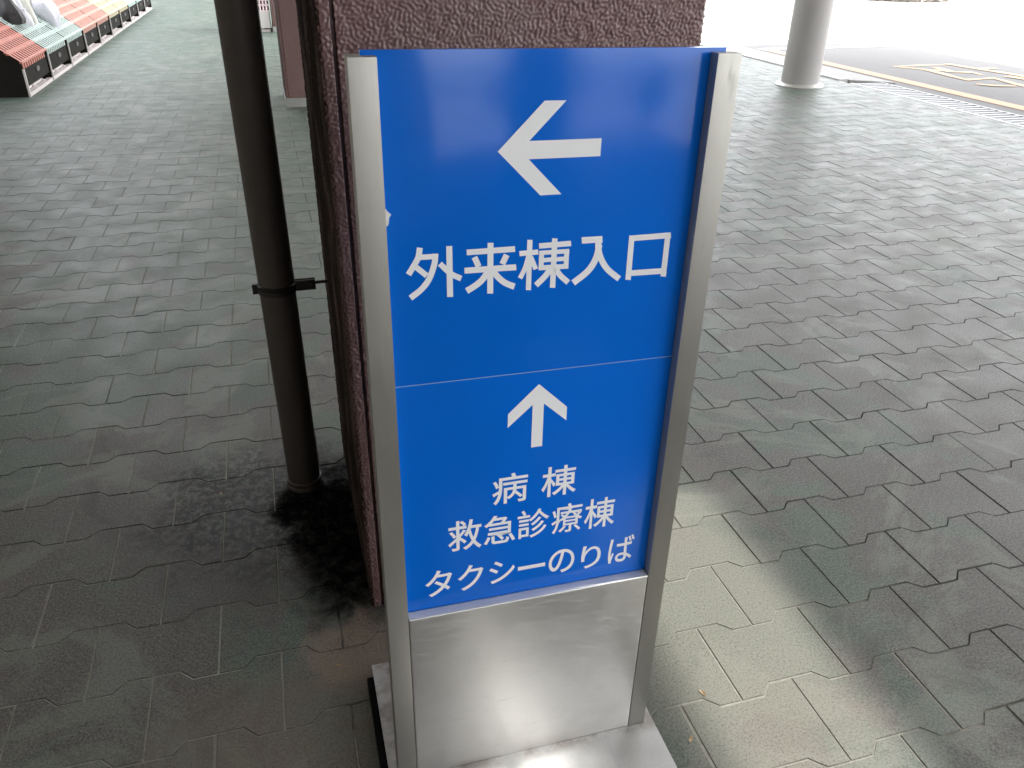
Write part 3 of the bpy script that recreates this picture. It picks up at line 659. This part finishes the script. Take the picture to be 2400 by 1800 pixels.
poly_part("paint_chip", [(.0330, 1.0915), (.0372, 1.0875), (.0390, 1.0845), (.0432, 1.0808), (.0405, 1.0770), (.0395, 1.0700), (.0380, 1.0660), (.0330, 1.0655)], M_CHIP, up)

# dry leaf scraps on the paving
M_SCRAP = plain("dry_leaf", (0.36, 0.25, 0.13), 0.7, 0, 0.3, 80)
for k, (x, y, s_, lb) in enumerate(((0.667, 0.052, 0.0055, "tan leaf scrap in the joint to the right of the sign base"), (0.589, -0.045, 0.0055, "tan leaf scrap near the right front corner of the sign base"),
                                  (-0.083, 0.335, 0.0045, "pale leaf scrap on the stained blocks behind the sign base"), (-0.352, 1.058, 0.0045, "pale leaf scrap on the damp patch left of the downpipe"))):
    g = random.Random(k); bm = bmesh.new(); n = 9; a0 = g.random()*6
    ring = [bm.verts.new((s_*(1.6*math.cos(6.283*i/n)*(0.8+0.4*g.random())), s_*(0.7*math.sin(6.283*i/n)*(0.8+0.4*g.random())), 0.0022 + 0.002*g.random())) for i in range(n)]
    ct = bm.verts.new((0, 0, 0.0012))
    for i in range(n): bm.faces.new((ct, ring[i], ring[(i+1) % n]))
    o = bm_obj("leaf_scrap", bm, M_SCRAP); o.location = (x, y, 0); o.rotation_euler = (0, 0, a0)
    tag(o, lb, "leaf", "leaf scraps on the paving")

# ------------------------------------------------------------------ round pillar
pl = empty("round_pillar", (5.70, 7.275, 0))
tag(pl, "smooth grey round pillar standing on the paving near the road", "pillar")
bm = bmesh.new(); lathe(bm, [(0.205, 0.0), (0.205, 5.0)], 96); bm_obj("shaft", bm, M_PILLAR, pl, True)
bm = bmesh.new(); lathe(bm, [(0.262, 0.0), (0.264, 0.010), (0.252, 0.024), (0.215, 0.034), (0.2055, 0.036)], 96); bm_obj("base_flange", bm, M_FLANGE, pl, True)

# ------------------------------------------------------------------ racks on the left
NT_, TR, RI, WU, Z1 = 9, 0.095, 0.072, 1.03, 0.305
def rack_slats(pitch=0.084):
    bm = bmesh.new()
    n = int((WU-0.02)/pitch); L = TR*(NT_-1)
    for i in range(n):
        y0 = 0.018 + i*pitch; y1 = y0 + pitch*0.50
        if i < n-1: box(bm, -0.004, 0.006, y0, y1, Z1-0.055, Z1-0.004)      # front lip
        q = [(0.004, Z1-0.004), (0.004, Z1+0.004), (-L, Z1+RI*(NT_-1)+0.004), (-L, Z1+RI*(NT_-1)-0.004)]
        a = [bm.verts.new((x, y0, z)) for x, z in q]; b_ = [bm.verts.new((x, y1, z)) for x, z in q]
        bm.faces.new(a); bm.faces.new(b_[::-1])
        for k in range(4): bm.faces.new((a[k], b_[k], b_[(k+1) % 4], a[(k+1) % 4]))
    return bm
def rack_rails():
    bm = bmesh.new()
    for k in range(NT_):
        xf = -TR*k; z = Z1 + RI*k
        box(bm, xf-0.014, xf+0.010, 0.002, WU-0.006, z-0.006, z+0.011)
        if k: box(bm, xf-0.030, xf-0.014, 0.002, WU-0.006, z+0.010, z+0.022)
    return bm
def make_rack(color, closed=False):
    rt = empty("tiered_rack")
    so = bm_obj("slats", rack_slats(), SLAT_M[color], rt); bm_obj("edge_rails", rack_rails(), SLAT_M[color], so)
    D = TR*NT_; zt = Z1 + RI*(NT_-1)
    bm = bmesh.new()
    box(bm, -0.026, -0.012, 0.012, WU-0.020, 0.085, Z1-0.020)                    # dark front board set back under the lip
    if True:
        b2 = bmesh.new(); box(b2, -D-0.02, -D, 0.0, WU-0.01, 0.0, zt); bm_obj('back_board', b2, M_RACK_BLACK, rt)
    fb = bm_obj("black_board", bm, M_RACK_BLACK, rt)
    bm = bmesh.new(); lathe(bm, [(0.001, 0.0), (0.040, 0.001), (0.046, 0.006)], 24); 
    bmesh.ops.rotate(bm, verts=bm.verts, cent=(0,0,0), matrix=Matrix.Rotation(math.radians(90), 3, 'Y'))
    bmesh.ops.scale(bm, verts=bm.verts, vec=(1, 1.5, 0.55)); bmesh.ops.translate(bm, verts=bm.verts, vec=(-0.0085, WU*0.55, 0.185))
    bm_obj("handhold", bm, M_OVAL, fb)
    # stepped end panels
    prof = [(0.0, 0.0), (0.0, Z1-0.015)]
    for k in range(1, NT_): prof.append((-TR*k, Z1+RI*k-0.02))
    prof += [(-D, zt-0.02), (-D, 0.0)]
    for y0 in (0.0, WU-0.013):
        bm = bmesh.new()
        a = [bm.verts.new((x, y0, z)) for x, z in prof]; b = [bm.verts.new((x, y0+0.012, z)) for x, z in prof]
        n = len(prof); bm.faces.new(a); bm.faces.new(b[::-1])
        for i in range(n): bm.faces.new((a[i], b[i], b[(i+1) % n], a[(i+1) % n]))
        bm_obj("end_panel", bm, M_RACK_BLACK, rt)
    bm = bmesh.new(); box(bm, -0.006, 0.012, -0.005, 0.013, 0.0, Z1-0.056); bm_obj("front_post", bm, M_RACK_WHITE, rt)
    bm = bmesh.new(); box(bm, -0.048, 0.008, 0.016, WU-0.03, 0.0, 0.034, 0.004); box(bm, -0.075, -0.052, 0.05, WU-0.20, 0.034, 0.055, 0.004)
    bm_obj("foot_rail", bm, M_FOOT, rt)
    for yc, r in ((0.16, 0.036), (0.40, 0.044), (0.80, 0.030)):
        bm = bmesh.new(); lathe(bm, [(0.002, 0.0), (r*0.7, -0.012), (r, 0.02), (r*0.8, 0.038), (r*0.35, 0.050), (0.002, 0.052)], 14, cx=-0.045, cy=yc, cap=False)
        bm_obj("foot", bm, M_FOOT, rt, True)
    if closed:
        bm = bmesh.new(); box(bm, -0.012, 0.010, 0.014, WU-0.014, 0.055, Z1-0.006, 0.003); bm_obj("white_front", bm, M_RACK_WHITE, rt)
    return rt
def copy_tree(o, parent=None):
    c = o.copy(); COL.objects.link(c); c.parent = parent
    for ch in [x for x in bpy.data.objects if x.parent == o]: copy_tree(ch, c)
    return c
protos = {}
seq = ['red', 'mint', 'mint', 'salmon', 'salmon', 'yellow', 'yellow', 'pale mint', 'pale mint', 'pale mint']
rack_labels = ["nearest tiered rack with red slats at the end of the row", "mint green slatted rack beside the red one, with wrapped goods on it",
               "second mint green slatted rack, against the salmon one", "salmon slatted rack touching the mint green racks",
               "salmon slatted rack touching the yellow racks", "yellow slatted rack touching the salmon racks", "yellow slatted rack touching the pale mint racks",
               "pale mint slatted rack touching the yellow racks", "pale mint slatted rack in the middle of the pale far stretch", "farthest pale mint slatted rack of the row"]
for i, cname in enumerate(seq):
    if cname not in protos:
        o = protos[cname] = make_rack(cname)
    else:
        o = copy_tree(protos[cname])
    yb = 8.03 + 1.032*i
    o.location = (-2.283 + 0.0125*(yb-8.03) , yb, 0); o.rotation_euler = (0, 0, -0.0125)
    tag(o, rack_labels[i], "rack", "tiered slatted racks in a row on the left")
o = make_rack('pink', True); o.location = (-0.95, 13.70, 0); o.rotation_euler = (0, 0, math.radians(-90))
o.location = (-0.50, 13.66, 0); o.scale = (1, 0.58, 1)
tag(o, "white fronted low rack behind the downpipe by the farthest column", "rack")

# goods left standing on the mint rack
def lumpy(name, loc, prof, mat, seed, lean=(0, 0), squash=1.0, amp=0.25, seg=20):
    bm = bmesh.new(); rings = []
    for r, z in prof:
        ring = []
        for k in range(seg):
            t = 2*math.pi*k/seg
            nn = mnoise.noise(Vector((math.cos(t)*1.6+seed*7, math.sin(t)*1.6, z*6+seed)))
            fold = 0.10*math.sin(t*5 + seed + z*4)
            rr = r*(1 + amp*nn + fold*amp*2)
            ring.append(bm.verts.new((lean[0]*z + rr*squash*math.cos(t), lean[1]*z + rr*math.sin(t), z)))
        rings.append(ring)
    for A_, B_ in zip(rings, rings[1:]):
        for k in range(seg): bm.faces.new((A_[k], A_[(k+1) % seg], B_[(k+1) % seg], B_[k]))
    bm.faces.new(rings[0][::-1]); bm.faces.new(rings[-1])
    o = bm_obj(name, bm, mat, None, True); o.location = loc; return o
sack = [(0.02, 0), (0.05, 0.01), (0.075, 0.05), (0.105, 0.14), (0.115, 0.22), (0.105, 0.29), (0.06, 0.335), (0.03, 0.35), (0.04, 0.39)]
slim = [(0.008, 0), (0.016, 0.01), (0.030, 0.07), (0.038, 0.20), (0.036, 0.34), (0.026, 0.42), (0.012, 0.46), (0.018, 0.49)]
tag(lumpy("plastic_sack", (-2.395, 10.38, 0.378), sack, M_BAG, 1, (-0.25, -0.05)), "bulging white plastic sack, largest item on the mint rack", "bag", "goods standing on the mint rack")
tag(lumpy("wrapped_bundle", (-2.475, 9.93, 0.378), slim, M_WRAP, 2, (-0.22, 0.06)), "slim white wrapped bundle leaning beside the big white sack", "bundle", "goods standing on the mint rack")
tag(lumpy("wrapped_bundle", (-2.60, 10.02, 0.45), slim, M_BAG, 3, (-0.20, 0.0)), "slim white wrapped bundle between the black bag and its twin", "bundle", "goods standing on the mint rack")
tag(lumpy("black_bag", (-2.565, 9.32, 0.522), [(0.05, 0), (0.11, 0.01), (0.13, 0.06), (0.11, 0.13), (0.07, 0.20), (0.05, 0.26), (0.03, 0.30)], M_DARKBAG, 4, (-0.15, 0.2)), "black soft bag with a raised top on the upper tiers of the mint rack", "bag", "goods standing on the mint rack")
tag(lumpy("wrapped_bundle", (-2.66, 9.66, 0.594), [(0.04, 0), (0.07, 0.01), (0.085, 0.09), (0.07, 0.20), (0.045, 0.30), (0.02, 0.36)], M_WRAP, 5, (-0.1, 0.0)), "thick cream wrapped bundle right behind the black bag", "bundle", "goods standing on the mint rack")
tag(lumpy("plastic_sack", (-2.66, 10.42, 0.594), [(0.05, 0), (0.09, 0.01), (0.11, 0.09), (0.09, 0.20), (0.045, 0.26), (0.05, 0.30)], M_WRAP, 6, (-0.1, 0.0)), "cream crumpled sack behind the big white sack", "bag", "goods standing on the mint rack")
tag(lumpy("black_bag", (-2.70, 10.72, 0.594), [(0.04, 0), (0.07, 0.01), (0.075, 0.07), (0.05, 0.14), (0.03, 0.19)], M_DARKBAG, 8, (-0.1, 0.1)), "small black bag at the top of the mint rack, above the big white sack", "bag", "goods standing on the mint rack")
tag(lumpy("wrapped_bundle", (-2.68, 10.18, 0.594), slim, M_BAG, 9, (-0.25, 0.05)), "slim white wrapped bundle on the upper tiers behind the leaning one", "bundle", "goods standing on the mint rack")
tag(lumpy("plastic_sack", (-2.52, 9.70, 0.45), [(0.03, 0), (0.06, 0.01), (0.07, 0.06), (0.055, 0.13), (0.03, 0.17), (0.035, 0.20)], M_BAG, 10, (-0.1, 0.0)), "small white sack standing in front of the thick cream bundle", "bag", "goods standing on the mint rack")
tag(lumpy("black_bag", (-2.74, 9.05, 0.665), [(0.05, 0), (0.10, 0.01), (0.11, 0.09), (0.08, 0.20), (0.05, 0.27), (0.03, 0.30)], M_DARKBAG, 12, (-0.05, 0.1)), "dark soft bag on the highest tiers next to the red slats", "bag", "goods standing on the mint rack")

# ------------------------------------------------------------------ canopy, light-blocking walls, planting out of the frame or at its edge
RZ = 5.0
OFF = RZ / math.tan(math.radians(SUN_EL))
def roof(name, x0, x1, y0, y1, holes, label):
    xs = sorted({x0, x1, *[h[0] for h in holes], *[h[1] for h in holes]}); ys = sorted({y0, y1, *[h[2] for h in holes], *[h[3] for h in holes]})
    bm = bmesh.new()
    for a, b in zip(xs, xs[1:]):
        for c_, d_ in zip(ys, ys[1:]):
            mx, my = (a+b)/2, (c_+d_)/2
            if any(h[0] < mx < h[1] and h[2] < my < h[3] for h in holes): continue
            for z, fl in ((RZ, True), (RZ+0.004, False)):
                v = [bm.verts.new(p) for p in ((a, c_, z), (b, c_, z), (b, d_, z), (a, d_, z))]
                bm.faces.new(v[::-1] if fl else v)
    bmesh.ops.remove_doubles(bm, verts=bm.verts, dist=1e-5)
    # close the rims
    be = [e for e in bm.edges if len(e.link_faces) == 1 and e.verts[0].co.z < RZ+0.002]
    top = {(round(v.co.x, 4), round(v.co.y, 4)): v for v in bm.verts if v.co.z > RZ+0.002}
    for e in be:
        a, b = e.verts; ta, tb = top[(round(a.co.x, 4), round(a.co.y, 4))], top[(round(b.co.x, 4), round(b.co.y, 4))]
        bm.faces.new((a, b, tb, ta))
    return tag(bm_obj(name, bm, M_ROOF), label, "roof")
slits = []
# louvre: added to the unseen roof to lay soft strips of sun
def sun_slits(x0, x1, y0, y1, fr, taper, seed):
    g = random.Random(seed); n = int((x1-x0)/0.022)
    for i in range(n):
        x = x0 + (i+0.5)*(x1-x0)/n
        e = min(1.0, (x-x0)/taper, (x1-x)/taper)
        wd = 0.022*fr*max(0.12, e)*(0.92+0.16*g.random())
        slits.append((round(x-wd/2+OFF, 5), round(x+wd/2+OFF, 5), y0, y1))
sun_slits(0.575, 1.075, -1.4, 0.72, 0.36, 0.10, 1)
sun_slits(0.60, 1.06, 0.721, 0.95, 0.20, 0.14, 2)
sun_slits(1.10, 1.26, -0.9, 0.22, 0.14, 0.06, 3)
sun_slits(0.09, 0.37, -0.9, -0.012, 0.62, 0.11, 4)
roof("unseen_roof", -1.4, 9.70+OFF, -8.5, 11.0, slits, "unseen white canopy over the walkway and the bay, slit to shape the sun patches")
roof("unseen_roof", -1.4, 2.6, 11.0+0.002, 34.0, [], "unseen white roof added to shade the far walkway")  # added out of view to keep the far walkway shaded
roof("unseen_roof", -2.75, -1.402, -8.5, 9.4, [], "unseen white roof added to darken the near left walkway")  # added out of view to cut light on the left

bw = empty("added_wall", (-2.76, 0.0, 0)); tag(bw, "unseen rendered wall added to darken the near walkway", "wall")
bm = bmesh.new(); box(bm, -0.3, 0.0, -6.0, 7.75, 0.0, 6.5); box(bm, 0.0, 3.1, -3.9, -3.6, 0.0, 4.98); bm_obj("wall", bm, M_WALL, bw)  # side and rear walls added out of view to block light

fb = empty("added_building", (-3.0, 37.0, 0)); tag(fb, "unseen building added to cut the sky sheen on the far walkway", "building")
bm = bmesh.new(); box(bm, -9.0, 7.0, 0.0, 4.0, 0.0, 8.0); bm_obj("wall", bm, M_WALL, fb)  # unseen block, keeps sky reflection off the far paving

pb = empty("planting_bed", (17.75, 20.95, 0)); tag(pb, "stone edged planting bed across the sunlit road", "planting bed")
bm = bmesh.new()
rr = random.Random(4)
for k in range(26):
    t = 2*math.pi*k/26; cx, cy = 1.35*math.cos(t), 1.3*math.sin(t)
    bb = bmesh.ops.create_icosphere(bm, subdivisions=3, radius=0.19+rr.random()*0.09)
    for v in bb['verts']: v.co = Vector((v.co.x*1.2+cx, v.co.y*1.2+cy, v.co.z*0.6+0.06)) + Vector((rr.gauss(0, .03), rr.gauss(0, .03), rr.gauss(0, .02)))
bm_obj("stone_edging", bm, M_ROCK, pb, True)
bm = bmesh.new(); prism(bm, [(1.3*math.cos(2*math.pi*k/26), 1.25*math.sin(2*math.pi*k/26)) for k in range(26)], 0, 0.12); bm_obj("soil", bm, M_SOIL, pb)
def shrub(loc, r, h, seed, label):
    g = random.Random(seed); rt = empty("shrub", loc); tag(rt, label, "shrub")
    bm = bmesh.new()
    tips = []
    for k in range(9):
        a = g.random()*6.28; d = r*0.7*g.random(); tip = (d*math.cos(a), d*math.sin(a), h*(0.55+0.4*g.random())); tips.append(tip)
        tube(bm, (0.05*math.cos(a), 0.05*math.sin(a), 0), tip, 0.018, 0.006, 6)
    bm_obj("stem", bm, M_STEM, rt)
    V, F = [], []
    for k in range(1500):
        tip = tips[g.randrange(len(tips))]
        c_ = Vector(tip) + Vector((g.gauss(0, r*0.28), g.gauss(0, r*0.28), g.gauss(0, h*0.2))); 
        if c_.z < 0.05: c_.z = 0.05 + g.random()*0.2
        u = Vector((g.gauss(0,1), g.gauss(0,1), g.gauss(0,1))).normalized(); v_ = u.orthogonal().normalized(); s_ = 0.03+0.035*g.random()
        b0 = len(V); V += [tuple(c_ - u*s_), tuple(c_ + v_*s_*0.5), tuple(c_ + u*s_), tuple(c_ - v_*s_*0.5)]; F.append((b0, b0+1, b0+2, b0+3))
    mesh_obj("foliage", V, F, M_LEAF, rt)
shrub((17.1, 20.6, 0.12), 0.55, 0.8, 1, "low yellow green shrub at the left end of the planting bed")
shrub((18.3, 20.7, 0.12), 0.65, 1.0, 2, "taller yellow green shrub at the right end of the planting bed")
for k, (x, y, r, h, lb) in enumerate(((2.7, -10.2, 0.7, 1.5, "unseen shrub added for the panel reflection, nearest the brown column"), (4.3, -11.0, 0.8, 1.9, "tall unseen shrub added for the panel reflection"), (6.3, -10.4, 0.7, 1.4, "unseen shrub added for the panel reflection, nearest the road"))):
    shrub((x, y, 0), r, h, 20+k, lb)  # added out of view for soft shapes reflected in the panel
bpy.context.view_layer.update()
